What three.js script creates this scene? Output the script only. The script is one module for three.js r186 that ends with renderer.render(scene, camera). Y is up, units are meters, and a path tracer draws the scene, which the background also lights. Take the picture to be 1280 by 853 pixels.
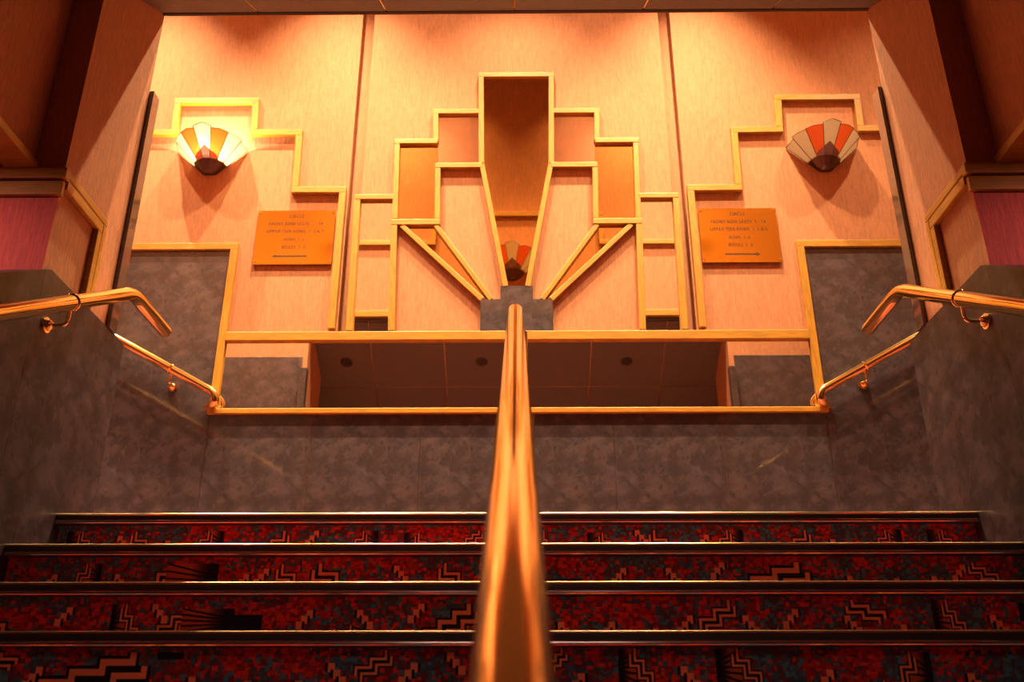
import * as THREE from 'three';
import { RoundedBoxGeometry } from 'three/addons/geometries/RoundedBoxGeometry.js';
import { RectAreaLightUniformsLib } from 'three/addons/lights/RectAreaLightUniformsLib.js';
import { mergeGeometries } from 'three/addons/utils/BufferGeometryUtils.js';

// ---------------------------------------------------------------- camera, exposure
RectAreaLightUniformsLib.init();
const scene = new THREE.Scene();
const EYE = 1.678;                                   // camera height above the lower hall floor
const FOCAL = 1180;                                  // in pixels of the 1280 x 853 frame
const camera = new THREE.PerspectiveCamera(2 * Math.atan(426.5 / FOCAL) * 180 / Math.PI, 1280 / 853, 0.05, 100);
camera.position.set(0.020, EYE, 0);
camera.rotation.order = 'YXZ';
camera.rotation.set(THREE.MathUtils.degToRad(23.8), THREE.MathUtils.degToRad(0.55), 0);
camera.focus = 3.4;
camera.userData.fStop = 5.0;
const renderer = new THREE.WebGLRenderer({ antialias: true });
renderer.toneMapping = THREE.LinearToneMapping;
renderer.toneMappingExposure = 0.87;
renderer.shadowMap.enabled = true;
scene.background = new THREE.Color(0, 0, 0);

// lamps: warm halogen downlights over the landing (x, distance from camera, candela)
const WARM = new THREE.Color(1.0, 0.66, 0.33);
const LANDING_LAMPS = [
  [-2.45, 4.29, 140, 0.66], [-1.15, 4.29, 140, 0.66], [-0.56, 4.29, 20, 0.75], [0.0, 4.29, 88, 0.64], [0.56, 4.29, 20, 0.75], [1.15, 4.29, 138, 0.66],
  [-2.75, 3.70, 72, 0.9], [-1.15, 3.70, 84, 0.80], [-0.56, 3.70, 22, 0.72], [0.56, 3.70, 22, 0.72], [1.15, 3.70, 82, 0.80], [2.75, 3.70, 60, 0.9],
];
const HALL_LAMPS = [[-0.45, -0.3, 2.5, 1.3], [-0.15, -0.9, 2.5, 1.3], [0.15, -0.9, 2.5, 1.3], [0.45, -0.3, 2.5, 1.3]];
const HALL_COLOUR = new THREE.Color(1.0, 0.80, 0.68);
const TUBE_COLOUR = new THREE.Color(1.0, 0.48, 0.42);
const TUBE_POWER = 105;
const SCONCE_POWER = 4.8;

// ---------------------------------------------------------------- helpers
let seed = 20240611;
const rnd = () => { seed = (seed + 0x6D2B79F5) | 0; let t = Math.imul(seed ^ (seed >>> 15), 1 | seed); t = (t + Math.imul(t ^ (t >>> 7), 61 | t)) ^ t; return ((t ^ (t >>> 14)) >>> 0) / 4294967296; };
const taken = {};
function numbered(name) {
  if (!(name in taken)) { taken[name] = 0; return name; }
  taken[name] += 1;
  return name + '_' + String(taken[name]).padStart(3, '0');
}
const shade = (m) => { m.castShadow = true; m.receiveShadow = true; return m; };
function uvMetres(g) {                                // box-projected uv in metres
  const h = g.index ? g.toNonIndexed() : g;
  h.computeVertexNormals();
  const p = h.attributes.position, uv = new Float32Array(p.count * 2), a = new THREE.Vector3(), b = new THREE.Vector3(), c = new THREE.Vector3();
  for (let i = 0; i < p.count; i += 3) {
    a.fromBufferAttribute(p, i); b.fromBufferAttribute(p, i + 1); c.fromBufferAttribute(p, i + 2);
    const n = b.clone().sub(a).cross(c.clone().sub(a)), ax = Math.abs(n.x), ay = Math.abs(n.y), az = Math.abs(n.z);
    [a, b, c].forEach((v, k) => {
      const q = (i + k) * 2;
      if (az >= ax && az >= ay) { uv[q] = v.x; uv[q + 1] = v.y; }
      else if (ax >= ay) { uv[q] = v.z; uv[q + 1] = v.y; }
      else { uv[q] = v.x; uv[q + 1] = v.z; }
    });
  }
  h.setAttribute('uv', new THREE.BufferAttribute(uv, 2));
  return h;
}
// a box given by x, y and distance-from-camera ranges (distance d lies at z = -d)
function boxG(x0, x1, y0, y1, d0, d1, bevel = 0) {
  const w = Math.abs(x1 - x0), h = Math.abs(y1 - y0), t = Math.abs(d1 - d0);
  const g = bevel ? new RoundedBoxGeometry(w, h, t, 2, Math.min(bevel, w * 0.45, h * 0.45, t * 0.45)) : new THREE.BoxGeometry(w, h, t);
  g.translate((x0 + x1) / 2, (y0 + y1) / 2, -(d0 + d1) / 2);
  if (!bevel) return uvMetres(g);
  const n = g.index ? g.toNonIndexed() : g, p = n.attributes.position, nn = n.attributes.normal, uv = n.attributes.uv;
  for (let i = 0; i < p.count; i++) {
    const ax = Math.abs(nn.getX(i)), ay = Math.abs(nn.getY(i)), az = Math.abs(nn.getZ(i));
    if (az >= ax && az >= ay) uv.setXY(i, p.getX(i), p.getY(i)); else if (ax >= ay) uv.setXY(i, p.getZ(i), p.getY(i)); else uv.setXY(i, p.getX(i), p.getZ(i));
  }
  return n;
}
// prism along x: outline in (d, y), between x0 and x1
function prismX(outline, x0, x1) {
  const s = new THREE.Shape(outline.map(([d, y]) => new THREE.Vector2(d, y)));
  const g = new THREE.ExtrudeGeometry(s, { depth: Math.abs(x1 - x0), bevelEnabled: false });
  g.rotateY(Math.PI / 2);                             // (d, y, t) -> (t, y, -d)
  g.translate(Math.min(x0, x1), 0, 0);
  return uvMetres(g);
}
// prism along z: outline in (x, y), from distance d0 (front) to d1
function prismZ(outline, d0, d1) {
  const s = new THREE.Shape(outline.map(([x, y]) => new THREE.Vector2(x, y)));
  const g = new THREE.ExtrudeGeometry(s, { depth: Math.abs(d1 - d0), bevelEnabled: false });
  g.translate(0, 0, -Math.max(d0, d1));
  return uvMetres(g);
}
function mesh(name, geometries, material, parent) {
  const g = Array.isArray(geometries) ? (geometries.length > 1 ? mergeGeometries(geometries.map((q) => (q.index ? q.toNonIndexed() : q))) : geometries[0]) : geometries;
  const m = shade(new THREE.Mesh(g, material));
  m.name = parent ? name : numbered(name);
  (parent || scene).add(m);
  return m;
}
function tag(o, label, category, group) { o.userData.label = label; o.userData.category = category; if (group) o.userData.group = group; return o; }
function thing(name, label, category, group) { const o = new THREE.Group(); o.name = numbered(name); scene.add(o); return tag(o, label, category, group); }
function struct(name, label, category, geometries, material) {
  const m = geometries ? mesh(name, geometries, material) : (() => { const o = new THREE.Group(); o.name = numbered(name); scene.add(o); return o; })();
  m.userData.kind = 'structure';
  return tag(m, label, category);
}
class PathCurve extends THREE.CurvePath { }
function tube(points, r, segs = 120, closed = false, radial = 20) {   // rounded polyline through points [x, y, d]
  const v = points.map(([x, y, d]) => new THREE.Vector3(x, y, -d));
  const path = new PathCurve();
  let last = v[0];
  for (let i = 1; i < v.length - 1; i++) {
    const rr = points[i][3] ?? 0.06, a = v[i].clone().sub(v[i - 1]), b = v[i + 1].clone().sub(v[i]);
    const k = Math.min(rr, a.length() * 0.49, b.length() * 0.49);
    const p = v[i].clone().addScaledVector(a.normalize(), -k), q = v[i].clone().addScaledVector(b.normalize(), k);
    path.add(new THREE.LineCurve3(last, p));
    path.add(new THREE.QuadraticBezierCurve3(p, v[i].clone(), q));
    last = q;
  }
  path.add(new THREE.LineCurve3(last, v[v.length - 1]));
  const g = new THREE.TubeGeometry(path, segs, r, radial, closed);
  return g;
}
function ballG(x, y, d, r, flat = 1) { const g = new THREE.SphereGeometry(r, 20, 14); g.scale(1, flat, 1); g.translate(x, y, -d); return g; }
function rodG(a, b, r, seg = 14, r2 = r) {            // cylinder between two [x, y, d]
  const A = new THREE.Vector3(a[0], a[1], -a[2]), B = new THREE.Vector3(b[0], b[1], -b[2]), dir = B.clone().sub(A), L = dir.length();
  const g = new THREE.CylinderGeometry(r2, r, L, seg);
  g.applyQuaternion(new THREE.Quaternion().setFromUnitVectors(new THREE.Vector3(0, 1, 0), dir.normalize()));
  g.translate((A.x + B.x) / 2, (A.y + B.y) / 2, (A.z + B.z) / 2);
  return g;
}
function ringG(c, axis, R, r) {                       // torus at [x, y, d] around axis (vector in x, y, d)
  const g = new THREE.TorusGeometry(R, r, 8, 28);
  g.applyQuaternion(new THREE.Quaternion().setFromUnitVectors(new THREE.Vector3(0, 0, 1), new THREE.Vector3(axis[0], axis[1], -axis[2]).normalize()));
  g.translate(c[0], c[1], -c[2]);
  return g;
}

// ---------------------------------------------------------------- textures
function noiseGrid(n) { const a = new Float32Array(n * n); for (let i = 0; i < a.length; i++) a[i] = rnd(); return a; }
function tileNoise(grid, n, u, v) {                   // periodic smooth noise, u and v in cells
  const x0 = Math.floor(u), y0 = Math.floor(v), fx = u - x0, fy = v - y0, sx = fx * fx * (3 - 2 * fx), sy = fy * fy * (3 - 2 * fy);
  const g = (x, y) => grid[((y % n) + n) % n * n + ((x % n) + n) % n];
  return (g(x0, y0) * (1 - sx) + g(x0 + 1, y0) * sx) * (1 - sy) + (g(x0, y0 + 1) * (1 - sx) + g(x0 + 1, y0 + 1) * sx) * sy;
}
function dataTex(w, h, fn, srgb = true) {
  const d = new Uint8Array(w * h * 4);
  for (let y = 0; y < h; y++) for (let x = 0; x < w; x++) {
    const c = fn(x / w, y / h), q = (y * w + x) * 4;
    d[q] = Math.max(0, Math.min(255, c[0] * 255)); d[q + 1] = Math.max(0, Math.min(255, c[1] * 255)); d[q + 2] = Math.max(0, Math.min(255, c[2] * 255)); d[q + 3] = 255;
  }
  const t = new THREE.DataTexture(d, w, h);
  t.wrapS = t.wrapT = THREE.RepeatWrapping; t.magFilter = THREE.LinearFilter; t.minFilter = THREE.LinearMipmapLinearFilter; t.generateMipmaps = true;
  if (srgb) t.colorSpace = THREE.SRGBColorSpace;
  t.needsUpdate = true;
  return t;
}
const every = (t, sx, sy = sx) => { t.repeat.set(1 / sx, 1 / sy); return t; };
const G8 = noiseGrid(8), G16 = noiseGrid(16), G32 = noiseGrid(32), G64 = noiseGrid(64), G128 = noiseGrid(128);
// wallpaper: short vertical slubs in a woven cloth
const G256 = noiseGrid(256);
const slub = (u, v) => 0.5 * tileNoise(G256, 256, u * 256, v * 24 * 1) + 0.3 * tileNoise(G128, 128, u * 128, v * 12) + 0.2 * tileNoise(G64, 64, u * 64 + 7, v * 64);
const paperFn = (r, g, b, amt) => (u, v) => { const k = 1 + amt * (slub(u, v) - 0.5) * 2; return [r * k, g * k * (1 + 0.02 * (slub(v, u) - 0.5)), b * k]; };
const paperTex = every(dataTex(512, 512, paperFn(0.65, 0.43, 0.30, 0.13)), 0.9);
const roseTex = every(dataTex(512, 512, paperFn(0.74, 0.33, 0.29, 0.14)), 0.9);
const paperBump = every(dataTex(512, 512, (u, v) => { const k = slub(u, v); return [k, k, k]; }, false), 0.9);
// plastic laminate: cloudy grey with dark wisps
const cloud = (u, v) => 0.40 * tileNoise(G8, 8, u * 8, v * 8) + 0.30 * tileNoise(G16, 16, u * 16 + 3, v * 16) + 0.2 * tileNoise(G32, 32, u * 32, v * 32 + 5) + 0.1 * tileNoise(G64, 64, u * 64, v * 64);
const lamTex = every(dataTex(512, 512, (u, v) => {
  const wv = 0.06 * (tileNoise(G16, 16, u * 16, v * 16) - 0.5), c = cloud(u + wv, v + wv), d = tileNoise(G32, 32, u * 32 + 9 + 3 * c, v * 32);
  const dark = Math.max(0, 1 - Math.abs(c - 0.46) / 0.10) * Math.max(0, d - 0.35), k = 0.64 + 0.58 * (c - 0.28) - 0.36 * dark, w = tileNoise(G8, 8, u * 8 + 2, v * 8 + 5);
  return [0.305 * k + 0.018 * w, 0.272 * k, 0.298 * k + 0.016 * (1 - w)];
}), 0.45);
// oak: long grain along u
const woodFn = (r, g, b) => (u, v) => { const w = 0.5 * tileNoise(G16, 16, u * 4 * 4, v * 16) + 0.3 * tileNoise(G64, 64, u * 8, v * 64) + 0.2 * tileNoise(G128, 128, u * 16, v * 128), k = 0.84 + 0.32 * w; return [r * k, g * k, b * k * (0.9 + 0.2 * w)]; };
const oakTex = every(dataTex(512, 256, woodFn(0.64, 0.455, 0.08)), 0.8, 0.12);
const ceilTex = every(dataTex(256, 256, (u, v) => { const k = 0.93 + 0.14 * tileNoise(G128, 128, u * 128, v * 128); return [0.37 * k, 0.33 * k, 0.32 * k]; }), 0.4);
// carpet: 3.2 m wide; the first four bands are the risers in view
const CARPET = 3.2, CPX = 2048, PPM = CPX / CARPET;
const carpetCanvas = document.createElement('canvas'); carpetCanvas.width = CPX; carpetCanvas.height = CPX;
{
  const c = carpetCanvas.getContext('2d');
  c.fillStyle = '#5a1511'; c.fillRect(0, 0, CPX, CPX);
  const cols = ['#b8251a', '#9c2017', '#cb301c', '#791d1a', '#405c69', '#477584', '#384a57', '#593134'];
  const s = 6;
  for (let y = 0; y < CPX; y += s) for (let x = 0; x < CPX; x += s) {
    const n = tileNoise(G64, 64, x / CPX * 64, y / CPX * 64) * 0.56 + 0.44 * rnd();
    c.fillStyle = n > 0.5 ? cols[Math.floor(rnd() * 4)] : cols[4 + Math.floor(rnd() * 4)];
    c.fillRect(x + (rnd() - 0.5) * 5, y + (rnd() - 0.5) * 5, s + rnd() * 5, s + rnd() * 4);
  }
  const coral = '#e8805a', ink = '#0c0808', rust = '#d9652f', navy = '#100a20';
  const M = (v) => v * PPM;
  // stepped double line climbing to one side
  function zig(x, y, w, h, dir, fill) {
    const n = w > 70 ? 3 : 2, pts = []; h *= 0.86;
    const X = (t) => (dir > 0 ? x + t * w : x + w - t * w);
    let px = 0;
    pts.push([X(0), y + h]);
    for (let i = 1; i <= n + 1; i++) {
      const yy = y + h - (h * i) / (n + 1);
      pts.push([X(px), yy]);
      px = Math.min(1, i / n);
      if (i <= n) pts.push([X(px), yy]);
    }
    const draw = (col, lw, ox, oy) => { c.strokeStyle = col; c.lineWidth = lw; c.lineJoin = 'miter'; c.lineCap = 'butt'; c.beginPath(); pts.forEach(([a, b], i) => (i ? c.lineTo(a + ox, b + oy) : c.moveTo(a + ox, b + oy))); c.stroke(); };
    const g = Math.max(5, Math.min(13, w * 0.13)), o = -dir * 0;
    if (fill) { c.fillStyle = rust; c.beginPath(); pts.forEach(([a, b], i) => (i ? c.lineTo(a, b) : c.moveTo(a, b))); c.lineTo(X(1), y + h); c.closePath(); c.fill(); }
    draw(ink, g * 1.5, o, 0); draw(coral, g * 0.8, o, 0);
    draw(ink, g * 1.5, dir * g * 1.5, g * 1.5); draw(coral, g * 0.75, dir * g * 1.5, g * 1.5);
  }
  function fan(x, y, w, h, dir) {                     // striped fan running into navy
    const n = 5, X = (t) => (dir > 0 ? x + t * w : x + w - t * w);
    for (let i = 0; i < 24; i++) {
      const t = i / 24, k = Math.max(0, (t - 0.45) / 0.55);
      c.fillStyle = `rgb(${Math.round(178 - 160 * Math.min(1, k * 1.5))},${Math.round(78 - 66 * Math.min(1, k * 1.5))},${Math.round(38 - 4 * k)})`;
      const a = X(t), b = X((i + 1) / 24);
      c.fillRect(Math.min(a, b), y, Math.abs(b - a) + 1, h);
    }
    c.strokeStyle = ink; c.lineWidth = 3;
    for (let i = 0; i <= n; i++) { c.beginPath(); c.moveTo(X(0), y + (h * i) / n); c.lineTo(X(1), y + h * (0.5 + 0.3 * (i / n - 0.5))); c.stroke(); }
  }
  const block = (x, y, w, h) => { c.fillStyle = navy; c.fillRect(x, y, w, h); };
  function squiggle(x, y, dir) {
    const u = 9; c.fillStyle = coral;
    for (let i = 0; i < 3; i++) c.fillRect(x + dir * u * (i - 1), y + u * 1.1 * i, u * 1.25, u * 1.5);
    c.fillStyle = ink; for (let i = 0; i < 3; i++) c.fillRect(x + dir * u * (i - 1) + (dir > 0 ? -4 : u * 1.25), y + u * 1.1 * i, 4, u * 1.4);
  }
  const ZC = [3.256, 2.933, 2.61, 2.288];            // camera depth of the risers in view, top one first
  const band = (row) => row * 0.1625 * PPM;
  const cx = (row, px) => M((px - 647) * ZC[row] / FOCAL + CARPET / 2);
  const place = (row, list) => list.forEach(([kind, p0, p1, a = 0.25, b = 0.95, dir = 1]) => {
    const x0 = cx(row, p0), x1 = cx(row, p1 ?? p0), y0 = band(row) + M(0.1625) * a, h = M(0.1625) * (b - a), w = x1 - x0;
    if (kind === 'z') zig(x0, y0, w, h, dir); else if (kind === 'Z') zig(x0, y0, w, h, dir, true);
    else if (kind === 'f') { fan(x0 + (dir > 0 ? w * 0.4 : 0), y0, w * 0.6, h, dir); zig(x0 + (dir > 0 ? 0 : w * 0.5), y0, w * 0.5, h, dir); }
    else if (kind === 'F') fan(x0, y0, w, h, dir); else if (kind === 'n') block(x0, y0, w, h);
    else squiggle(x0, y0, dir);
  });
  place(0, [['f', 90, 128, .3, 1, -1], ['z', 176, 203, .3, 1, -1], ['f', 247, 285, .3, .95, 1], ['z', 330, 360, .3, 1, 1], ['f', 440, 477, .3, .95, 1], ['f', 509, 546, .35, 1, -1], ['z', 586, 602, .3, .6], ['f', 676, 689, .3, 1, -1], ['f', 736, 774, .35, 1, -1], ['z', 819, 848, .3, 1, -1], ['f', 890, 928, .3, .95, 1], ['z', 976, 1005, .3, 1, 1], ['f', 1085, 1123, .3, .95, 1], ['f', 1155, 1193, .3, 1, -1], ['s', 158, 0, .4], ['s', 300, 0, .6], ['s', 392, 0, .3, 1, -1], ['s', 640, 0, .4], ['s', 720, 0, .6], ['s', 800, 0, .3], ['s', 875, 0, .4, 1, -1], ['s', 1040, 0, .5], ['s', 218, 0, .5]]);
  place(1, [['f', 96, 134, .3, .95, 1], ['Z', 186, 225, .3, 1, 1], ['F', 215, 279, .3, 1, 1], ['z', 359, 390, .32, 1, -1], ['Z', 406, 448, .3, 1, -1], ['z', 561, 595, .3, 1, -1], ['n', 682, 730, .6, .85], ['Z', 912, 995, .3, 1, 1], ['z', 1212, 1240, .3, .7, -1], ...[[68, .5], [157, .5], [306, .5], [503, .35], [772, .4], [839, .4], [894, .3], [1061, .55], [1107, .6], [1164, .55], [1190, .35], [1223, .6], [330, .4], [470, .65], [630, .5]].map(([p, a], i) => ['s', p, 0, a, 1, i % 2 ? 1 : -1])]);
  place(2, [['Z', -8, 41, .5, 1, -1], ['f', 148, 183, .3, 1, -1], ['Z', 208, 240, .35, .9, 1], ['F', 236, 300, .38, .85, 1], ['n', 292, 336, .48, .85], ['f', 422, 470, .65, 1, 1], ['Z', 538, 591, .3, 1, 1], ['z', 876, 912, .25, .8, 1], ['z', 957, 970, .7, 1], ['z', 1065, 1103, .25, .6, -1], ['f', 1162, 1199, .25, .9, -1], ['n', 1268, 1290, .3, .6], ...[[85, .35], [204, .3], [384, .4], [459, .4], [522, .3], [707, .6], [757, .6], [823, .7], [853, .5], [934, .5], [983, .4], [1059, .5], [1114, .65], [1237, .5]].map(([p, a], i) => ['s', p, 0, a, 1, i % 2 ? 1 : -1])]);
  place(3, [['z', -10, 30, .2, .45, -1], ['Z', 66, 175, .25, .9, 1], ['n', 205, 238, .25, .35], ['z', 453, 489, .22, .65, 1], ['z', 538, 578, .7, 1, -1], ['z', 692, 707, .2, .5], ['f', 777, 818, .2, .8, -1], ['f', 897, 951, .2, .8, -1], ['Z', 1069, 1100, .65, 1, 1], ['f', 1111, 1160, .25, 1, 1], ...[[49, .45], [254, .6], [309, .65], [425, .4], [513, .4], [386, .65], [459, .75], [572, .25], [719, .55], [860, .45], [1024, .5], [1210, .55]].map(([p, a], i) => ['s', p, 0, a, 1, i % 2 ? 1 : -1])]);
  for (let k = 0; k < 150; k++) {
    const x = rnd() * (CPX - 100), y = band(4) + 30 + rnd() * (CPX - band(4) - 130), w = 40 + rnd() * 50, d = rnd() > 0.5 ? 1 : -1;
    const q = rnd();
    if (q < 0.3) zig(x, y, w, w * 0.9, d); else if (q < 0.42) zig(x, y, w * 1.4, w, d, true); else if (q < 0.55) fan(x, y, w, w * 0.7, d); else squiggle(x, y, d);
  }
}
const carpetTex = new THREE.CanvasTexture(carpetCanvas);
carpetTex.wrapS = carpetTex.wrapT = THREE.RepeatWrapping; carpetTex.colorSpace = THREE.SRGBColorSpace; carpetTex.anisotropy = 8;

// ---------------------------------------------------------------- materials
const std = (o) => new THREE.MeshStandardMaterial(o);
const phys = (o) => new THREE.MeshPhysicalMaterial(o);
const PAPER = std({ map: paperTex, bumpMap: paperBump, bumpScale: 0.0012, roughness: 0.8 });
const ROSE = std({ map: roseTex, bumpMap: paperBump, bumpScale: 0.0012, roughness: 0.8 });
const LAMINATE = phys({ map: lamTex, roughness: 0.3, clearcoat: 1.0, clearcoatRoughness: 0.05 });
const LAMINATE_SATIN = phys({ map: lamTex, roughness: 0.34, specularIntensity: 0.4 });
const OAK = phys({ map: oakTex, roughness: 0.45, clearcoat: 0.3, clearcoatRoughness: 0.25 });
const BRASS = std({ color: new THREE.Color().setRGB(0.98, 0.70, 0.27), metalness: 1, roughness: 0.08 });
const BRASS_DULL = std({ color: new THREE.Color().setRGB(0.55, 0.34, 0.13), metalness: 1, roughness: 0.25 });
const PLATE = std({ color: new THREE.Color().setRGB(0.74, 0.46, 0.07), metalness: 1, roughness: 0.13 });
const MIRROR = std({ color: new THREE.Color().setRGB(0.86, 0.86, 0.84), metalness: 1, roughness: 0.02 });
const PEACH_MIRROR = std({ color: new THREE.Color().setRGB(0.80, 0.66, 0.56), metalness: 1, roughness: 0.05 });
const BRONZE_MIRROR = std({ color: new THREE.Color().setRGB(0.62, 0.45, 0.20), metalness: 1, roughness: 0.025 });
const CEILING = std({ map: ceilTex, roughness: 0.7 });
const PLASTER = std({ color: new THREE.Color().setRGB(0.62, 0.52, 0.45), roughness: 0.9 });
const DARK = std({ color: new THREE.Color().setRGB(0.02, 0.015, 0.012), roughness: 0.5 });
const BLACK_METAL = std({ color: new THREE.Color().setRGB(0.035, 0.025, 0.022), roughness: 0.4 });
const NOSING_BROWN = std({ color: new THREE.Color().setRGB(0.48, 0.31, 0.28), metalness: 0.9, roughness: 0.17 });
const BRONZE = std({ color: new THREE.Color().setRGB(0.09, 0.055, 0.04), metalness: 0.7, roughness: 0.3 });
const CARPET_MAT = std({ map: carpetTex, roughness: 1 });
const LAMP_FACE = std({ color: 0xffffff, emissive: new THREE.Color(1.0, 0.72, 0.42), emissiveIntensity: 6 });
const HALL_FACE = std({ color: 0xffffff, emissive: HALL_COLOUR, emissiveIntensity: 6 });
const TUBE_FACE = std({ color: 0xffffff, emissive: new THREE.Color(1.0, 0.62, 0.60), emissiveIntensity: 0.4 });

// ---------------------------------------------------------------- key dimensions (metres)
const D = 4.93;                                       // face of the back wall
const HALF = 1.585;                                   // half width of the main stair
const RISE = 0.1625, GOING = 0.28, STEPS = 15;
const LAND = STEPS * RISE;                            // landing height 2.4375
const LANDD = 3.22;                                   // distance of the landing nosing
const SLOPE = RISE / GOING;
const PIER0 = 2.79, PIER1 = 3.300;
const TOP = 7.3;                                      // landing ceiling
const HALL = 3.60;                                    // lower hall ceiling
const CEND = 3.28, CENDY = 4.745;                      // end of the sloping ceiling
const CFLAT = CEND - (CENDY - HALL) / SLOPE;          // where it meets the hall ceiling
const WIDE = 4.3, HWIDE = 3.4;
const k5 = D / 5, W = (x, y) => [x * k5, EYE + (y - EYE) * k5];   // wall points measured on a plane 5 m away
const wx = (x) => x * k5, wy = (y) => EYE + (y - EYE) * k5;

// ---------------------------------------------------------------- back wall
const wallBack = struct('wall_back', 'salmon woven wallpaper wall with grey laminate dado behind the landing', 'wall');
mesh('wall_core', boxG(-WIDE, WIDE, LAND - 0.25, TOP, D + 0.06, D + 0.22), PAPER, wallBack);
{
  const gap = [wx(0.965), wx(1.045)];
  mesh('wallpaper_panel', boxG(-gap[0], gap[0], LAND, TOP, D, D + 0.06), PAPER, wallBack);
  mesh('wallpaper_panel', boxG(-WIDE, -gap[1], LAND, TOP, D, D + 0.06), PAPER, wallBack);
  mesh('wallpaper_panel', boxG(gap[1], WIDE, LAND, TOP, D, D + 0.06), PAPER, wallBack);
  const seams = [-1.72, -1.14, -0.535, 0.535, 1.14, 1.72].map(wx);
  for (let i = 0; i < seams.length - 1; i++) mesh('laminate_panel', boxG(seams[i] + 0.001, seams[i + 1] - 0.001, LAND, wy(3.445), D - 0.008, D, 0.0015), LAMINATE, wallBack);
  for (const s of [-1, 1]) {
    mesh('laminate_panel', boxG(s * wx(1.722), s * 2.45, LAND, wy(4.495), D - 0.008, D, 0.0015), LAMINATE, wallBack);
    mesh('laminate_panel', boxG(s * 2.453, s * WIDE, LAND, wy(4.495), D - 0.008, D, 0.0015), LAMINATE, wallBack);
  }
}
// ---------------------------------------------------------------- landing shell
struct('ceiling', 'brown panelled ceiling high over the landing', 'ceiling', boxG(-WIDE - 0.15, WIDE + 0.15, TOP, TOP + 0.15, PIER0, D + 0.22), CEILING);
struct('wall_left', 'wallpapered end wall beside the flight rising left', 'wall', boxG(-WIDE - 0.15, -WIDE, 0, TOP, PIER0, D + 0.22), PAPER);
struct('wall_right', 'wallpapered end wall beside the flight rising right', 'wall', boxG(WIDE, WIDE + 0.15, 0, TOP, PIER0, D + 0.22), PAPER);
struct('floor', 'carpeted landing floor below the back wall', 'floor', boxG(-HALF - 0.1, HALF + 0.1, LAND - 0.25, LAND - 0.002, LANDD + 0.02, D + 0.06), CARPET_MAT);
// bulkhead over the stair, facing the back wall
const bulk = struct('wall_front', 'wallpapered bulkhead above the end of the sloping ceiling', 'wall', boxG(-HALF, HALF, CENDY + 0.022, TOP, CEND + 0.012, PIER1), PAPER);
// piers either side of the stair: wall between the hall and the side flights
for (const s of [-1, 1]) {
  const side = s < 0 ? 'left' : 'right';
  const pier = struct('wall_' + side, `tall wallpapered pier on the ${s < 0 ? 'left-arrow' : 'right-arrow'} sign's side of the main stair`, 'wall');
  mesh('wall_core', boxG(s * HALF, s * WIDE, 0, TOP, PIER0, PIER1), PAPER, pier);
  // rose paper below the moulding on the face towards the hall
  mesh('wallpaper_panel', boxG(s * (HALF - 0.001), s * HWIDE, 0, 3.46, PIER0 - 0.003, PIER0 + 0.001), ROSE, pier);
  // grey laminate on the far side, facing the landing
  mesh('laminate_panel', boxG(s * (HALF + 0.035), s * WIDE, LAND, 4.44, PIER1, PIER1 + 0.008, 0.0015), LAMINATE, pier);
}
// balustrade walls flanking the stair, clad in laminate
for (const s of [-1, 1]) {
  const side = s < 0 ? 'left' : 'right';
  const yAt = (d) => 3.19 + (d - 2.82) * SLOPE;
  const b = struct('wall_' + side, `grey laminate balustrade with raked top on the ${s < 0 ? 'lit' : 'unlit'} wall lamp's side of the stair`, 'wall');
  const end = 3.46;
  mesh('wall_core', prismX([[-1.0, 0], [PIER0 - 0.006, 0], [PIER0 - 0.006, yAt(PIER0 - 0.006)], [-1.0, Math.max(0.9, yAt(-1.0))]], s * (HALF + 0.004), s * (HALF + 0.115)), PLASTER, b);
  const cuts = [-1.0, 0.4, 1.55, PIER0];
  for (let i = 0; i < 3; i++) {
    const a = cuts[i] + 0.001, c = cuts[i + 1] - 0.001;
    mesh('laminate_panel', prismX([[a, 0], [c, 0], [c, yAt(c) + 0.006], [a, yAt(a) + 0.006]], s * (HALF - 0.012), s * (HALF + 0.004)), LAMINATE_SATIN, b);
    mesh('laminate_cap', prismX([[a, yAt(a)], [c, yAt(c)], [c, yAt(c) + 0.006], [a, yAt(a) + 0.006]], s * (HALF + 0.005), s * (HALF + 0.118)), LAMINATE_SATIN, b);
  }
  mesh('laminate_panel', prismX([[PIER0, 0], [end, 0], [end, 3.196], [2.825, 3.196], [PIER0, yAt(PIER0) + 0.006]], s * (HALF - 0.012), s * (HALF - 0.0005)), LAMINATE_SATIN, b);
  mesh('end_block', boxG(s * (HALF + 0.0005), s * (HALF + 0.03), LAND, 3.196, PIER1 + 0.009, end), LAMINATE_SATIN, b);
}
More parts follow.
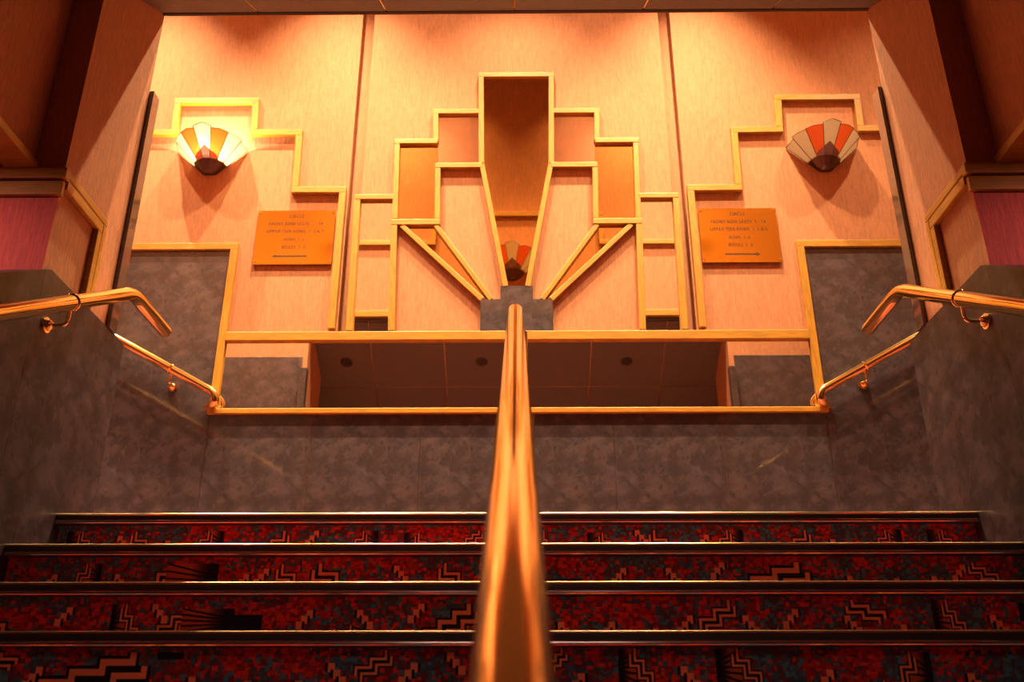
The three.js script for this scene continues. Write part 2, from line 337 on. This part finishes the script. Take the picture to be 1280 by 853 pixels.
// ---------------------------------------------------------------- lower hall shell
struct('floor', 'carpeted floor of the lower hall', 'floor', boxG(-HWIDE, HWIDE, -0.15, 0, -4.2, PIER0), CARPET_MAT);
struct('ceiling', 'flat plaster ceiling of the lower hall', 'ceiling', boxG(-HWIDE, HWIDE, HALL + 0.012, HALL + 0.15, -4.2, CFLAT - 0.01), PLASTER);
for (const s of [-1, 1]) {
  struct('ceiling', `flat plaster ceiling over the passage on the ${s < 0 ? 'left-arrow' : 'right-arrow'} sign's side`, 'ceiling', boxG(s * (HALF + 0.20), s * HWIDE, HALL + 0.012, HALL + 0.15, CFLAT - 0.009, PIER0 - 0.004), PLASTER);
  const hd = struct('wall_' + (s < 0 ? 'left' : 'right'), `wallpapered header over the passage on the ${s < 0 ? 'lit' : 'unlit'} wall lamp's side`, 'wall', prismX([[CFLAT, HALL - 0.001], [PIER0 - 0.004, HALL - 0.001], [PIER0 - 0.004, CENDY + 0.3], [CFLAT, HALL + 0.45]], s * (HALF + 0.115), s * (HALF + 0.198)), PAPER);
  mesh('edge_trim', boxG(s * (HALF + 0.09), s * (HALF + 0.20), HALL - 0.035, HALL - 0.002, CFLAT - 0.2, PIER0 - 0.012, 0.004), OAK, hd);
  struct('wall_' + (s < 0 ? 'left' : 'right'), `outer wall of the lower hall on the ${s < 0 ? 'lit' : 'unlit'} wall lamp's side`, 'wall', boxG(s * HWIDE, s * (HWIDE + 0.15), -0.15, HALL + 0.15, -4.2, PIER0), ROSE);
}
struct('wall_front', 'rear wall of the lower hall facing the stair', 'wall', boxG(-HWIDE, HWIDE, -0.15, HALL + 0.15, -4.35, -4.2), PAPER);

// ---------------------------------------------------------------- sloping ceiling in panels
{
  const ceil = struct('ceiling', 'sloping ceiling of brown panels over the main stair', 'ceiling');
  const yC = (d) => CENDY - (CEND - d) * SLOPE, cs = Math.cos(Math.atan(SLOPE)), half = HALF + 0.113;
  mesh('backing', prismX([[CFLAT - 0.3, yC(CFLAT - 0.3) + 0.012], [CEND, yC(CEND) + 0.012], [CEND, yC(CEND) + 0.2], [CFLAT - 0.3, yC(CFLAT - 0.3) + 0.2]], -half, half), PLASTER, ceil);
  const rowLen = 0.575 * cs, xs = [-half, -1.152, -0.576, 0, 0.576, 1.152, half];
  let d1 = CEND - 0.006, first = true;
  while (d1 > CFLAT + 0.02) {
    const d0 = Math.max(CFLAT, d1 - (first ? rowLen * 1.12 : rowLen));
    for (let i = 0; i < 6; i++) {
      const inPier = d1 > PIER0 + 0.01 && d0 < PIER0;   // the wall steps in at the piers
      const lim = (x, d) => (d > PIER0 - 0.002 ? Math.max(-HALF + 0.001, Math.min(HALF - 0.001, x)) : x);
      const a = xs[i] + 0.004, b = xs[i + 1] - 0.004, e0 = d0 + 0.005, e1 = d1 - 0.003;
      const put = (p, q, f0, f1) => mesh('ceiling_panel', prismX([[f0, yC(f0)], [f1, yC(f1)], [f1, yC(f1) + 0.013], [f0, yC(f0) + 0.013]], p, q), CEILING, ceil);
      if (!inPier || (i > 0 && i < 5)) put(lim(a, d1), lim(b, d1), e0, e1);
      else { put(a, b, e0, PIER0 - 0.004); put(lim(a, d1), lim(b, d1), PIER0 - 0.004, e1); }
    }
    if (d0 > CFLAT + 0.02) mesh('joint_strip', prismX([[d0 - 0.004, yC(d0 - 0.004) + 0.004], [d0 + 0.006, yC(d0 + 0.006) + 0.004], [d0 + 0.006, yC(d0 + 0.006) + 0.012], [d0 - 0.004, yC(d0 - 0.004) + 0.012]], -HALF + 0.002, HALF - 0.002), BRASS_DULL, ceil);
    d1 = d0; first = false;
  }
  for (let i = 1; i < 6; i++) mesh('joint_strip', prismX([[CFLAT, yC(CFLAT) + 0.003], [CEND - 0.006, yC(CEND - 0.006) + 0.003], [CEND - 0.006, yC(CEND - 0.006) + 0.012], [CFLAT, yC(CFLAT) + 0.012]], xs[i] - 0.0048, xs[i] + 0.0048), BRASS_DULL, ceil);
  mesh('edge_trim', boxG(-HALF + 0.002, HALF - 0.002, CENDY - 0.004, CENDY + 0.03, CEND - 0.003, CEND + 0.011), BLACK_METAL, ceil);
  // recessed downlights, switched off
  const tilt = Math.atan(SLOPE);
  [[-1.36], [-0.288], [0.864]].forEach(([x], i) => {
    const t = thing('recessed_downlight', 'unlit dark recessed downlight in the brown sloping ceiling', 'downlight', 'unlit downlights in the sloping ceiling');
    const d = CEND - 0.006 - rowLen * 0.68;
    t.position.set(x, yC(d), -d); t.rotation.x = tilt;
    const lathe = (pts, m, n) => mesh(n, new THREE.LatheGeometry(pts.map(([a, b]) => new THREE.Vector2(a, b)), 32), m, t);
    lathe([[0.036, 0.0], [0.046, -0.004], [0.050, 0.0], [0.050, 0.004]], BRONZE, 'bezel');
    lathe([[0.0001, -0.001], [0.02, -0.0012], [0.037, 0.0]], DARK, 'baffle');
  });
}

// ---------------------------------------------------------------- staircases
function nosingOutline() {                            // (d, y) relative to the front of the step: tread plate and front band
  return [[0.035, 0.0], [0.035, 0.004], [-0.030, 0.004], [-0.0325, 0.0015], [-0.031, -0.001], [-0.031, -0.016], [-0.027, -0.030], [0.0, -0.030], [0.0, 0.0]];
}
function beadOutline() {                              // half-round bead below the band
  const o = [];
  for (let i = 0; i < 16; i++) { const a = Math.PI * 2 * (i / 16); o.push([-0.0305 + 0.0075 * Math.cos(a), -0.0235 + 0.0075 * Math.sin(a)]); }
  return o;
}
function lipOutline() { const o = []; for (let i = 0; i < 12; i++) { const a = Math.PI * 2 * (i / 12); o.push([-0.0325 + 0.0036 * Math.cos(a), 0.0022 + 0.0036 * Math.sin(a)]); } return o; }
const NOSING_LIP = std({ color: new THREE.Color().setRGB(0.88, 0.66, 0.38), metalness: 1, roughness: 0.2 });
{
  const st = thing('staircase', 'broad main staircase in red and blue patterned carpet with dark metal nosings', 'staircase');
  st.userData.kind = 'structure';
  for (let k = 1; k <= STEPS; k++) {
    const d = LANDD - (STEPS - k) * GOING, y = k * RISE, row = STEPS - k;
    const g = boxG(-HALF + 0.014, HALF - 0.014, k === STEPS ? y - RISE - 0.0 : 0, y, d, k === STEPS ? LANDD + 0.02 : d + GOING);
    const p = g.attributes.position, uv = g.attributes.uv, nn = g.attributes.normal;
    for (let i = 0; i < p.count; i++) {
      const u = (p.getX(i) + CARPET / 2) / CARPET;
      const v = Math.abs(nn.getZ(i)) > 0.5 ? (row < 4 ? row * 0.1625 + (y - p.getY(i)) : 0.8 + row * 0.16 + (y - p.getY(i))) : 0.7 + row * 0.17 + (d + p.getZ(i));
      uv.setXY(i, u, 1 - v / CARPET);
    }
    const step = mesh('step', g, CARPET_MAT, st);
    const place = (outline) => prismX(outline.map(([a, b]) => [d + a, y + b]), -HALF + 0.013, HALF - 0.013);
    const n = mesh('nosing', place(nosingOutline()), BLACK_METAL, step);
    mesh('nosing_bead', place(beadOutline()), NOSING_BROWN, step).userData.label = 'dark brown half-round metal bead';
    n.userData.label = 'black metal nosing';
    mesh('nosing_lip', place(lipOutline()), NOSING_LIP, step).userData.label = 'thin brass lip';
  }
}
for (const s of [-1, 1]) {                            // flights that leave the landing to both sides
  const st = thing('staircase', `side flight rising from the landing below the ${s < 0 ? 'left' : 'right'}-arrow sign`, 'staircase');
  st.userData.kind = 'structure';
  for (let k = 1; k <= 9; k++) {
    const x0 = 1.76 + (k - 1) * GOING, y = LAND + k * RISE;
    const step = mesh('step', boxG(s * x0, s * (k === 9 ? WIDE : x0 + GOING), LAND - 0.002, y, PIER1 + 0.012, D - 0.009), CARPET_MAT, st);
    mesh('nosing', boxG(s * (x0 - 0.018), s * (x0 + 0.03), y - 0.028, y + 0.004, PIER1 + 0.012, D - 0.009, 0.004), NOSING_BROWN, step);
  }
}

// ---------------------------------------------------------------- oak trim strips on walls
function strip(a, b, width, face, depth, parent, name = 'trim_strip', mat = OAK) {   // a, b: (x, y) of the centre line; face: distance of the wall; depth: how proud (towards the camera if positive)
  const L = Math.hypot(b[0] - a[0], b[1] - a[1]);
  const g = new RoundedBoxGeometry(L, width, Math.abs(depth), 2, 0.003);
  const n = g.index ? g.toNonIndexed() : g, p = n.attributes.position, uv = n.attributes.uv, off = rnd() * 0.7;
  for (let i = 0; i < p.count; i++) uv.setXY(i, p.getX(i) + off, p.getY(i) + p.getZ(i) + off);
  n.rotateZ(Math.atan2(b[1] - a[1], b[0] - a[0]));
  n.translate((a[0] + b[0]) / 2, (a[1] + b[1]) / 2, -(face - depth / 2));
  return mesh(name, n, mat, parent);
}
const TW = 0.040;                                     // trim width
function stepTrim(points, width, face, depth, parent) {
  for (let i = 0; i < points.length - 1; i++) {
    const a = points[i], b = points[i + 1], L = Math.hypot(b[0] - a[0], b[1] - a[1]), e = width / 2, u = [(b[0] - a[0]) / L, (b[1] - a[1]) / L];
    const horizontal = Math.abs(u[0]) > Math.abs(u[1]);
    const k = horizontal ? e : -e * 0.98;             // level strips run through, uprights butt between them
    const k0 = i === 0 ? 0 : k, k1 = i === points.length - 2 ? 0 : k;
    strip([a[0] - u[0] * k0, a[1] - u[1] * k0], [b[0] + u[0] * k1, b[1] + u[1] * k1], width, face, depth, parent);
  }
}
for (const s of [-1, 1]) {
  const t = struct(`trim_${s < 0 ? 1 : 2}`, `stepped oak trim around the ${s < 0 ? 'lit' : 'unlit'} fan-shaped wall lamp`, 'trim');
  stepTrim([[2.80, 5.342], [2.195, 5.342], [2.205, 5.59], [1.695, 5.59], [1.678, 5.340], [1.388, 5.336], [1.376, 4.906], [1.078, 4.904], [1.078, 3.955]].map(([x, y]) => W(s * x, y)), TW * 1.05, D, 0.030, t);
  const u = struct(`trim_${s < 0 ? 3 : 4}`, `oak trim edging the grey laminate beside the ${s < 0 ? 'left' : 'right'}-arrow sign`, 'trim');
  stepTrim([[3.2, 4.508], [1.706, 4.508], [1.706, 3.47]].map(([x, y]) => W(s * x, y)), TW * 1.1, D, 0.026, u);
}

// ---------------------------------------------------------------- long mirror below the ornament
{
  const t = thing('wall_mirror', 'long low mirror in an oak frame above the grey laminate dado', 'mirror');
  const [x0, y0] = W(1.69, 3.462), [, y1] = W(0, 3.90);
  mesh('glass', boxG(-x0, x0, y0, y1, D - 0.006, D), MIRROR, t);
  strip([-wx(1.735), wy(3.450)], [wx(1.735), wy(3.450)], 0.030, D, 0.030, t, 'frame_rail');
  strip([-wx(1.685), wy(3.908)], [wx(1.685), wy(3.908)], 0.054, D, 0.030, t, 'frame_rail');
}
// ---------------------------------------------------------------- central ornament
{
  const t = thing('wall_ornament', 'stepped fan-shaped oak and tinted mirror ornament centred on the back wall', 'ornament');
  const plate = (name, pts, m, proud) => mesh(name, prismZ(pts.map(([x, y]) => W(x, y)), D - proud, D), m, t);
  const S = (pts) => pts.map(([x, y]) => [-x, y]).reverse();
  const both = (name, pts, m, proud) => { plate(name, pts, m, proud); plate(name, S(pts), m, proud); };
  plate('mirror_panel', [[-0.075, 4.20], [0.075, 4.20], [0.22, 5.085], [0.23, 5.785], [-0.23, 5.785], [-0.22, 5.085]], BRONZE_MIRROR, 0.006).userData.label = 'bronze tinted mirror shaft';
  both('mirror_panel', [[0.225, 5.08], [0.49, 5.08], [0.517, 5.49], [0.23, 5.49]], PEACH_MIRROR, 0.005);
  both('mirror_panel', [[0.49, 4.67], [0.745, 4.67], [0.757, 5.26], [0.503, 5.26], [0.49, 5.08]], BRONZE_MIRROR, 0.0045);
  both('mirror_panel', [[0.73, 3.93], [0.975, 3.93], [0.983, 4.848], [0.745, 4.848]], MIRROR, 0.004);
  both('mirror_panel', [[0.152, 4.14], [0.20, 4.14], [0.690, 4.65], [0.494, 4.65]], BRONZE_MIRROR, 0.0035);
  const bar = (a, b, w = TW * 0.85, pr = 0.030) => { for (const s of [-1, 1]) strip(W(s * a[0], a[1]), W(s * b[0], b[1]), w, D, pr, t); };
  const mid = (y, x, w = TW * 0.85) => strip(W(-x, y), W(x, y), w, D, 0.0305, t);
  mid(5.786, 0.25);
  bar([0.231, 5.77], [0.219, 5.085]);
  bar([0.219, 5.10], [0.066, 4.225], TW * 0.78);
  bar([0.21, 5.494], [0.538, 5.494], TW * 0.85, 0.0295);
  bar([0.519, 5.478], [0.511, 5.262]);
  bar([0.215, 5.079], [0.51, 5.079], TW * 0.9, 0.0315);
  bar([0.500, 5.262], [0.776, 5.262], TW * 0.85, 0.0315);
  bar([0.757, 5.246], [0.744, 4.69]);
  bar([0.493, 5.062], [0.484, 4.69]);
  bar([0.466, 4.668], [0.765, 4.668], TW * 0.95, 0.0315);
  bar([0.757, 4.849], [1.0, 4.849], TW * 0.85, 0.0315);
  bar([0.983, 4.833], [0.972, 3.94], TW * 1.0);
  bar([0.746, 4.65], [0.728, 3.94], TW * 0.95);
  bar([0.700, 4.645], [0.203, 4.140], TW * 0.78, 0.0285);
  bar([0.492, 4.645], [0.151, 4.140], TW * 0.72, 0.0285);
  plate('plinth_block', [[-0.212, 3.935], [0.212, 3.935], [0.212, 4.14], [0.096, 4.14], [0.096, 4.228], [-0.096, 4.228], [-0.096, 4.14], [-0.212, 4.14]], LAMINATE, 0.028).userData.label = 'stepped grey laminate block';
}
// bulkhead trim, seen in the mirrors
{
  const t = struct('trim_5', 'stepped oak trim on the bulkhead opposite the ornament', 'trim');
  const D2 = 2 * D - PIER1, q = D2 / 6.62, B = (x, y) => [x * q, EYE + (y - EYE) * q];
  const put = (a, b, w = TW) => strip(B(...a), B(...b), w, PIER1, -0.022, t);
  put([-0.69, 5.712], [0.69, 5.712]);
  for (const s of [-1, 1]) {
    put([s * 0.672, 5.69], [s * 0.672, 5.472]);
    put([s * 0.655, 5.452], [s * 1.58, 5.452]);
    put([s * 1.565, 5.43], [s * 1.565, 4.90]);
  }
  strip([-HALF + 0.003, CENDY + 0.048], [HALF - 0.003, CENDY + 0.048], 0.05, PIER1, -0.024, t);
}
// mouldings on the piers
for (const s of [-1, 1]) {
  const t = struct(`trim_${s < 0 ? 6 : 7}`, `double oak moulding wrapping the pier on the ${s < 0 ? 'lit' : 'unlit'} wall lamp's side`, 'trim');
  const x = s * HALF, y0 = 3.49;
  const bar = (x0, x1, ya, yb, d0, d1) => mesh('moulding', boxG(x0, x1, ya, yb, d0, d1, 0.004), OAK, t);
  // front of the pier: two members with a groove
  bar(s * (HALF - 0.024), s * HWIDE, 3.525, 3.568, PIER0 - 0.030, PIER0);
  bar(s * (HALF - 0.016), s * HWIDE, 3.462, 3.518, PIER0 - 0.022, PIER0);
  // stair side: run to the corner then down
  bar(s * (HALF - 0.016), s * HALF, 3.545, 3.575, PIER0, 3.135);
  bar(s * (HALF - 0.022), s * HALF, 3.495, 3.533, PIER0, 3.095);
  bar(s * (HALF - 0.016), s * HALF, 3.197, 3.545, 3.108, 3.138);
  bar(s * (HALF - 0.022), s * HALF, 3.197, 3.495, 3.062, 3.097);
}
// corner guards at the far edge of the piers
for (const s of [-1, 1]) tag(mesh('corner_guard', boxG(s * (HALF - 0.018), s * (HALF + 0.03), 3.197, 4.33, PIER1 + 0.0005, PIER1 + 0.066, 0.002), LAMINATE), `tall narrow grey laminate corner guard on the pier by the ${s < 0 ? 'lit' : 'unlit'} wall lamp`, 'corner guard');

// ---------------------------------------------------------------- wall lamps
const SHIELD = phys({ color: new THREE.Color().setRGB(0.42, 0.34, 0.36), roughness: 0.12, transmission: 0.7, thickness: 0, clearcoat: 1 });
function makeSconce(label, lit) {
  const t = thing('wall_sconce', label, 'wall lamp', 'fan-shaped wall lamps');
  const n = 7, R = 0.232, rb = 0.098, H = 0.128, base = 0.04;
  const P = (r, phi, y) => new THREE.Vector3(r * Math.sin(phi), y, Math.max(0.004, r * Math.cos(phi)));
  const ang = (i) => -Math.PI / 2 + (Math.PI * i) / n;
  function slab(pts, th) {                            // flat polygon given in 3D, thickened inwards
    const nor = pts[1].clone().sub(pts[0]).cross(pts[2].clone().sub(pts[0])).normalize();
    const inn = pts.map((p) => p.clone().addScaledVector(nor, -th)), v = [];
    const tri = (a, b, c) => v.push(...a.toArray(), ...b.toArray(), ...c.toArray());
    for (let i = 1; i < pts.length - 1; i++) { tri(pts[0], pts[i], pts[i + 1]); tri(inn[0], inn[i + 1], inn[i]); }
    for (let i = 0; i < pts.length; i++) { const j = (i + 1) % pts.length; tri(pts[i], inn[i], inn[j]); tri(pts[i], inn[j], pts[j]); }
    const g = new THREE.BufferGeometry();
    g.setAttribute('position', new THREE.BufferAttribute(new Float32Array(v), 3));
    g.setAttribute('uv', new THREE.BufferAttribute(new Float32Array(v.length / 3 * 2), 2));
    g.computeVertexNormals();
    return g;
  }
  const glass = (c) => phys({ color: new THREE.Color().setRGB(...c), roughness: 0.9, transmission: 0.68, thickness: 0, clearcoat: 0.3, clearcoatRoughness: 0.2 });
  const cream = glass([0.50, 0.42, 0.34]), amber = glass([0.55, 0.19, 0.07]);
  const lift = [0.0, 0.004, 0.006, 0.014, 0.006, 0.004, 0.0], body = [-0.010, 0, 0.003, 0.012, 0.003, 0, -0.010];
  const bar = (a, b, r) => { const d = b.clone().sub(a), L = d.length(), g = new THREE.BoxGeometry(r, L, r); g.applyQuaternion(new THREE.Quaternion().setFromUnitVectors(new THREE.Vector3(0, 1, 0), d.normalize())); g.translate((a.x + b.x) / 2, (a.y + b.y) / 2, (a.z + b.z) / 2); return g; };
  for (let i = 0; i < n; i++) {
    const a = ang(i), b = ang(i + 1), m = (a + b) / 2, yt = base + H + body[i], cosf = Math.cos(Math.PI / n / 2);
    const k = (yt - base) / H, rt = rb + (R - rb) * k, kp = (yt + lift[i] - base) / H, rp = (rb + (R - rb) * kp) * cosf;
    const pts = [P(rb, a, base), P(rb, b, base), P(rt, b, yt), P(rp, m, yt + lift[i]), P(rt, a, yt)];
    mesh('glass_panel', slab(pts, 0.003), (i === 2 || i === 4) ? amber : cream, t).userData.label = (i === 2 || i === 4) ? 'amber glass panel' : 'cream glass panel';
    mesh('lead_strip', mergeGeometries([bar(pts[1], pts[2], 0.003), bar(pts[2], pts[3], 0.0028), bar(pts[3], pts[4], 0.0028), bar(pts[0], pts[4], 0.003)]), BRONZE, t);
    const cup = [P(0.048, a, -0.008), P(0.048, b, -0.008), P(rb + 0.004, b, base + 0.004), P(rb + 0.004, a, base + 0.004)];
    mesh('cup_facet', slab(cup, 0.003), BRONZE, t);
    if (i >= 2 && i <= 4) {                           // dark pointed shield over the lower middle
      const hh = i === 3 ? [0.036, 0.058, 0.036] : (i === 2 ? [0.010, 0.026, 0.034] : [0.034, 0.026, 0.010]);
      const rr = (y) => rb + (R - rb) * (y / H) + 0.006;
      mesh('shield_panel', slab([P(rr(0), a, base), P(rr(0), b, base), P(rr(hh[2]), b, base + hh[2]), P(rr(hh[1]) * cosf, m, base + hh[1]), P(rr(hh[0]), a, base + hh[0])], 0.002), SHIELD, t);
    }
  }
  const cap = new THREE.CylinderGeometry(0.049, 0.03, 0.012, 14, 1, false, -Math.PI / 2, Math.PI); cap.translate(0, -0.014, 0);
  mesh('bottom_cap', cap, BRONZE, t);
  const plate = new THREE.ExtrudeGeometry(new THREE.Shape([[-0.045, -0.01], [0.045, -0.01], [0.095, 0.04], [0.205, 0.155], [0.12, 0.20], [-0.12, 0.20], [-0.205, 0.155], [-0.095, 0.04]].map(([a, b]) => new THREE.Vector2(a, b))), { depth: 0.003, bevelEnabled: false }); plate.translate(0, 0, 0.0005);
  mesh('added_spill_plate', plate, BRONZE, t);  // added plate, spread wide to keep bulb light off the wall behind
  const holder = new THREE.CylinderGeometry(0.014, 0.014, 0.05, 16); holder.translate(0, 0.06, 0.075);
  mesh('lamp_holder', holder, BLACK_METAL, t);
  const bulb = new THREE.SphereGeometry(0.028, 20, 14); bulb.scale(1, 1.2, 1); bulb.translate(0, 0.115, 0.075);
  mesh('bulb', bulb, lit ? std({ color: 0xffffff, emissive: new THREE.Color(1, 0.72, 0.42), emissiveIntensity: 20 }) : std({ color: 0xf4ead8, roughness: 0.6 }), t);
  if (lit) {
    const l = new THREE.PointLight(new THREE.Color(1.0, 0.74, 0.44), SCONCE_POWER); l.position.set(0, 0.115, 0.075); l.castShadow = true; l.shadow.radius = 1.3; t.add(l);
  }
  return t;
}
const sL = makeSconce('lit fan-shaped glass wall lamp above the left-arrow sign', true); sL.position.set(-1.905, 5.005, -D + 0.0005);
const sR = makeSconce('unlit fan-shaped glass wall lamp above the right-arrow sign', false); sR.position.set(1.905, 5.005, -D + 0.0005);
const sC = makeSconce('unlit fan-shaped wall lamp on the bulkhead, seen in the bronze mirror', false); sC.position.set(-0.04, 5.10, -PIER1 - 0.0005); sC.rotation.y = Math.PI;

// ---------------------------------------------------------------- direction signs
for (const s of [-1, 1]) {
  const t = thing('direction_sign', `engraved brass seating plate with an arrow pointing ${s < 0 ? 'left' : 'right'}`, 'sign');
  const [x0, y0] = W(1.112, 4.385), [x1, y1] = W(1.588, 4.762);
  mesh('plate', boxG(s * x0, s * x1, y0, y1, D - 0.016, D - 0.008, 0.0015), PLATE, t);
  mesh('standoff', boxG(s * (x0 + 0.02), s * (x1 - 0.02), y0 + 0.02, y1 - 0.02, D - 0.0085, D), BRASS_DULL, t);
  const cv = document.createElement('canvas'); cv.width = 1024; cv.height = 768;
  const c = cv.getContext('2d');
  c.fillStyle = '#000'; c.fillRect(0, 0, 1024, 768);
  c.fillStyle = '#999'; c.textAlign = 'center'; c.textBaseline = 'middle';
  const line = (txt, y, size) => { c.font = `bold ${size}px sans-serif`; c.fillText(txt, 512, y); };
  line('CIRCLE', 78, 62); line('FRONT ROW SEATS  1 - 18', 190, 62); line('UPPER TIER ROWS  1  2 & 5', 300, 62); line('ROWS  1  A', 420, 56); line('BOXES  1  5', 530, 62);
  c.fillStyle = '#fff'; c.fillRect(s < 0 ? 260 : 300, 652, 440, 20);
  c.beginPath(); if (s < 0) { c.moveTo(235, 662); c.lineTo(290, 638); c.lineTo(290, 686); } else { c.moveTo(765, 662); c.lineTo(710, 638); c.lineTo(710, 686); } c.fill();
  const tex = new THREE.CanvasTexture(cv);
  const g = new THREE.PlaneGeometry(x1 - x0 - 0.01, y1 - y0 - 0.01); g.translate(s * (x0 + x1) / 2, (y0 + y1) / 2, -(D - 0.0166));
  const ink = std({ color: new THREE.Color().setRGB(0.02, 0.006, 0.002), roughness: 0.9, alphaMap: tex, transparent: true, opacity: 1 });
  mesh('lettering', g, ink, t);
  for (const a of [0.03, 0.97]) for (const b of [0.05, 0.95]) {
    const sc = ballG(s * (x0 + (x1 - x0) * a), y0 + (y1 - y0) * b, D - 0.016, 0.007); mesh('screw', sc, BRASS, t);
  }
}

// ---------------------------------------------------------------- handrails
const RR = 0.0272;
function bracket(parent, rail, wall, axis) {          // rail: point on the axis; wall: rosette centre; axis: rail direction
  const out = [wall[0] - rail[0], 0, wall[2] - rail[2]], L = Math.hypot(out[0], out[2]), u = [out[0] / L, 0, out[2] / L];
  const b = mesh('bracket', mergeGeometries([
    tube([[rail[0], rail[1] - RR, rail[2]], [rail[0], wall[1], rail[2], 0.02], [wall[0], wall[1], wall[2]]], 0.0065, 30, false, 10),
    rodG([wall[0] - u[0] * 0.007, wall[1], wall[2] - u[2] * 0.007], wall, 0.027, 24),
    (() => { const g = new THREE.SphereGeometry(0.02, 18, 12); g.translate(wall[0] - u[0] * 0.008, wall[1], -(wall[2] - u[2] * 0.008)); return g; })(),
  ].map((g) => g.toNonIndexed())), BRASS, parent);
  mesh('collar', ringG(rail, axis, RR + 0.0005, 0.0045), BRASS, b);
}
{ // centre rail
  const t = thing('handrail', 'polished brass centre handrail running up the middle of the main stair', 'handrail');
  const yR = (d) => EYE - 0.318 + SLOPE * d, x = 0.0226, xt = 0.002;
  const topD = 3.23;
  mesh('rail', mergeGeometries([tube([[x, yR(-1.3), -1.3], [xt, yR(topD), topD, 0.09], [xt, yR(topD) - 0.35, topD + 0.03]], RR, 200, false, 32), ballG(x, yR(-1.3), -1.3, RR)].map((g) => g.toNonIndexed())), BRASS, t);
  mesh('post', rodG([xt, yR(topD) - 0.34, topD + 0.03], [xt, LAND - 0.002, topD + 0.03], RR, 24), BRASS, t);
  mesh('base_flange', rodG([xt, LAND - 0.003, topD + 0.03], [xt, LAND + 0.012, topD + 0.03], 0.05, 28), BRASS, t);
  for (const k of [12, 8, 4]) {
    const d = LANDD - (STEPS - k) * GOING + 0.16, y = k * RISE;
    mesh('post', rodG([x, y - 0.002, d], [x, yR(d) - 0.01, d], 0.019, 20), BRASS, t);
    mesh('base_flange', rodG([x, y - 0.003, d], [x, y + 0.012, d], 0.045, 28), BRASS, t);
  }
}
for (const s of [-1, 1]) { // wall rails beside the main stair
  const t = thing('handrail', `polished brass handrail along the raked balustrade on the ${s < 0 ? 'left' : 'right'}-arrow sign's side`, 'handrail');
  const x = s * (HALF - 0.085), bendD = 3.30, bendY = 3.345, yR = (d) => bendY - (bendD - d) * SLOPE, endD = 3.66;
  mesh('rail', mergeGeometries([tube([[x, yR(-1.0), -1.0], [x, bendY, bendD, 0.07], [x, bendY, endD]], RR, 160, false, 28), ballG(x, bendY, endD, RR), ballG(x, yR(-1), -1, RR)].map((g) => g.toNonIndexed())), BRASS, t);
  for (const d of [2.86, 1.9, 0.9, -0.1]) bracket(t, [x, yR(d), d], [s * (HALF - 0.012), yR(d) - 0.085, d - 0.0], [0, SLOPE, 1]);
}
for (const s of [-1, 1]) { // rails of the side flights: on the back wall, and opposite on the pier
  for (const far of [true, false]) {
    const face = far ? D - 0.008 : PIER1 + 0.008, off = far ? -0.062 : 0.062, d = face + off, sg = far ? 1 : -1;
    const t = thing('handrail', far ? `brass handrail rising along the back wall under the ${s < 0 ? 'left' : 'right'}-arrow sign` : `brass handrail on the back of the pier opposite the ${s < 0 ? 'left' : 'right'}-arrow sign`, 'handrail');
    const x0 = 1.665, y0 = 3.515, sl = 0.552;
    const pts = [[s * 3.9, y0 + (3.9 - x0) * sl, d], [s * x0, y0, d, 0.035], [s * (x0 - 0.008), y0 - 0.062, d, 0.03], [s * (x0 + 0.05), y0 - 0.062, face]];
    mesh('rail', mergeGeometries([tube(pts, RR * 0.88, 140, false, 24), ballG(s * 3.9, y0 + (3.9 - x0) * sl, d, RR * 0.88)].map((g) => g.toNonIndexed())), BRASS, t);
    for (const x of [1.925, 2.75, 3.5]) bracket(t, [s * x, y0 + (x - x0) * sl, d], [s * x, y0 + (x - x0) * sl - 0.085, face], [s, sl, 0]);
  }
}

// ---------------------------------------------------------------- lamps that light the place
const lampSpot = (x, y, d, colour, power, angle, face, label, group, target) => {
  const t = thing('ceiling_downlight', label, 'downlight', group);
  t.position.set(x, y, -d);
  const ring = new THREE.LatheGeometry([[0.055, -0.001], [0.075, -0.006], [0.08, 0.0]].map(([a, b]) => new THREE.Vector2(a, b)), 28);
  mesh('bezel', ring, BRONZE, t);
  const disc = new THREE.CylinderGeometry(0.055, 0.055, 0.003, 24); disc.translate(0, -0.0015, 0);
  mesh('lamp_face', disc, face, t);
  const l = new THREE.SpotLight(colour, power, 0, angle, 1.0, 2);
  l.position.set(0, -0.02, 0); l.target.position.set(target ? target[0] : 0, -1, target ? target[1] : 0);
  l.castShadow = true; l.shadow.radius = 1.4; l.shadow.mapSize.set(1024, 1024);
  t.add(l); t.add(l.target);
};
LANDING_LAMPS.forEach(([x, d, p, a]) => lampSpot(x, TOP, d, WARM, p, a, LAMP_FACE, 'lit round downlight in the landing ceiling', 'downlights over the landing'));
HALL_LAMPS.forEach(([x, d, p, a]) => lampSpot(x, HALL + 0.012, d, HALL_COLOUR, p, a, HALL_FACE, 'lit round downlight in the lower hall ceiling', 'downlights in the lower hall'));
for (const s of [-1, 1]) {                            // strip lights in the side passages
  const t = thing('strip_light', `lit strip light on the passage ceiling on the ${s < 0 ? 'left' : 'right'}-arrow sign's side`, 'strip light');
  const xm = s * 2.35, y = HALL + 0.012, d = 2.2;
  mesh('housing', boxG(xm - 0.45, xm + 0.45, y - 0.03, y, d - 0.05, d + 0.05, 0.004), PLASTER, t);
  mesh('tube_face', boxG(xm - 0.43, xm + 0.43, y - 0.036, y - 0.0305, d - 0.04, d + 0.04), TUBE_FACE, t);
  const l = new THREE.RectAreaLight(TUBE_COLOUR, TUBE_POWER * (s < 0 ? 1 : 0.72), 0.86, 0.08);
  l.position.set(xm, y - 0.04, -d); l.rotation.x = -Math.PI / 2;
  t.add(l);
}

scene.traverse((o) => { if (o.isMesh) { o.castShadow = true; o.receiveShadow = true; } });
renderer.render(scene, camera);
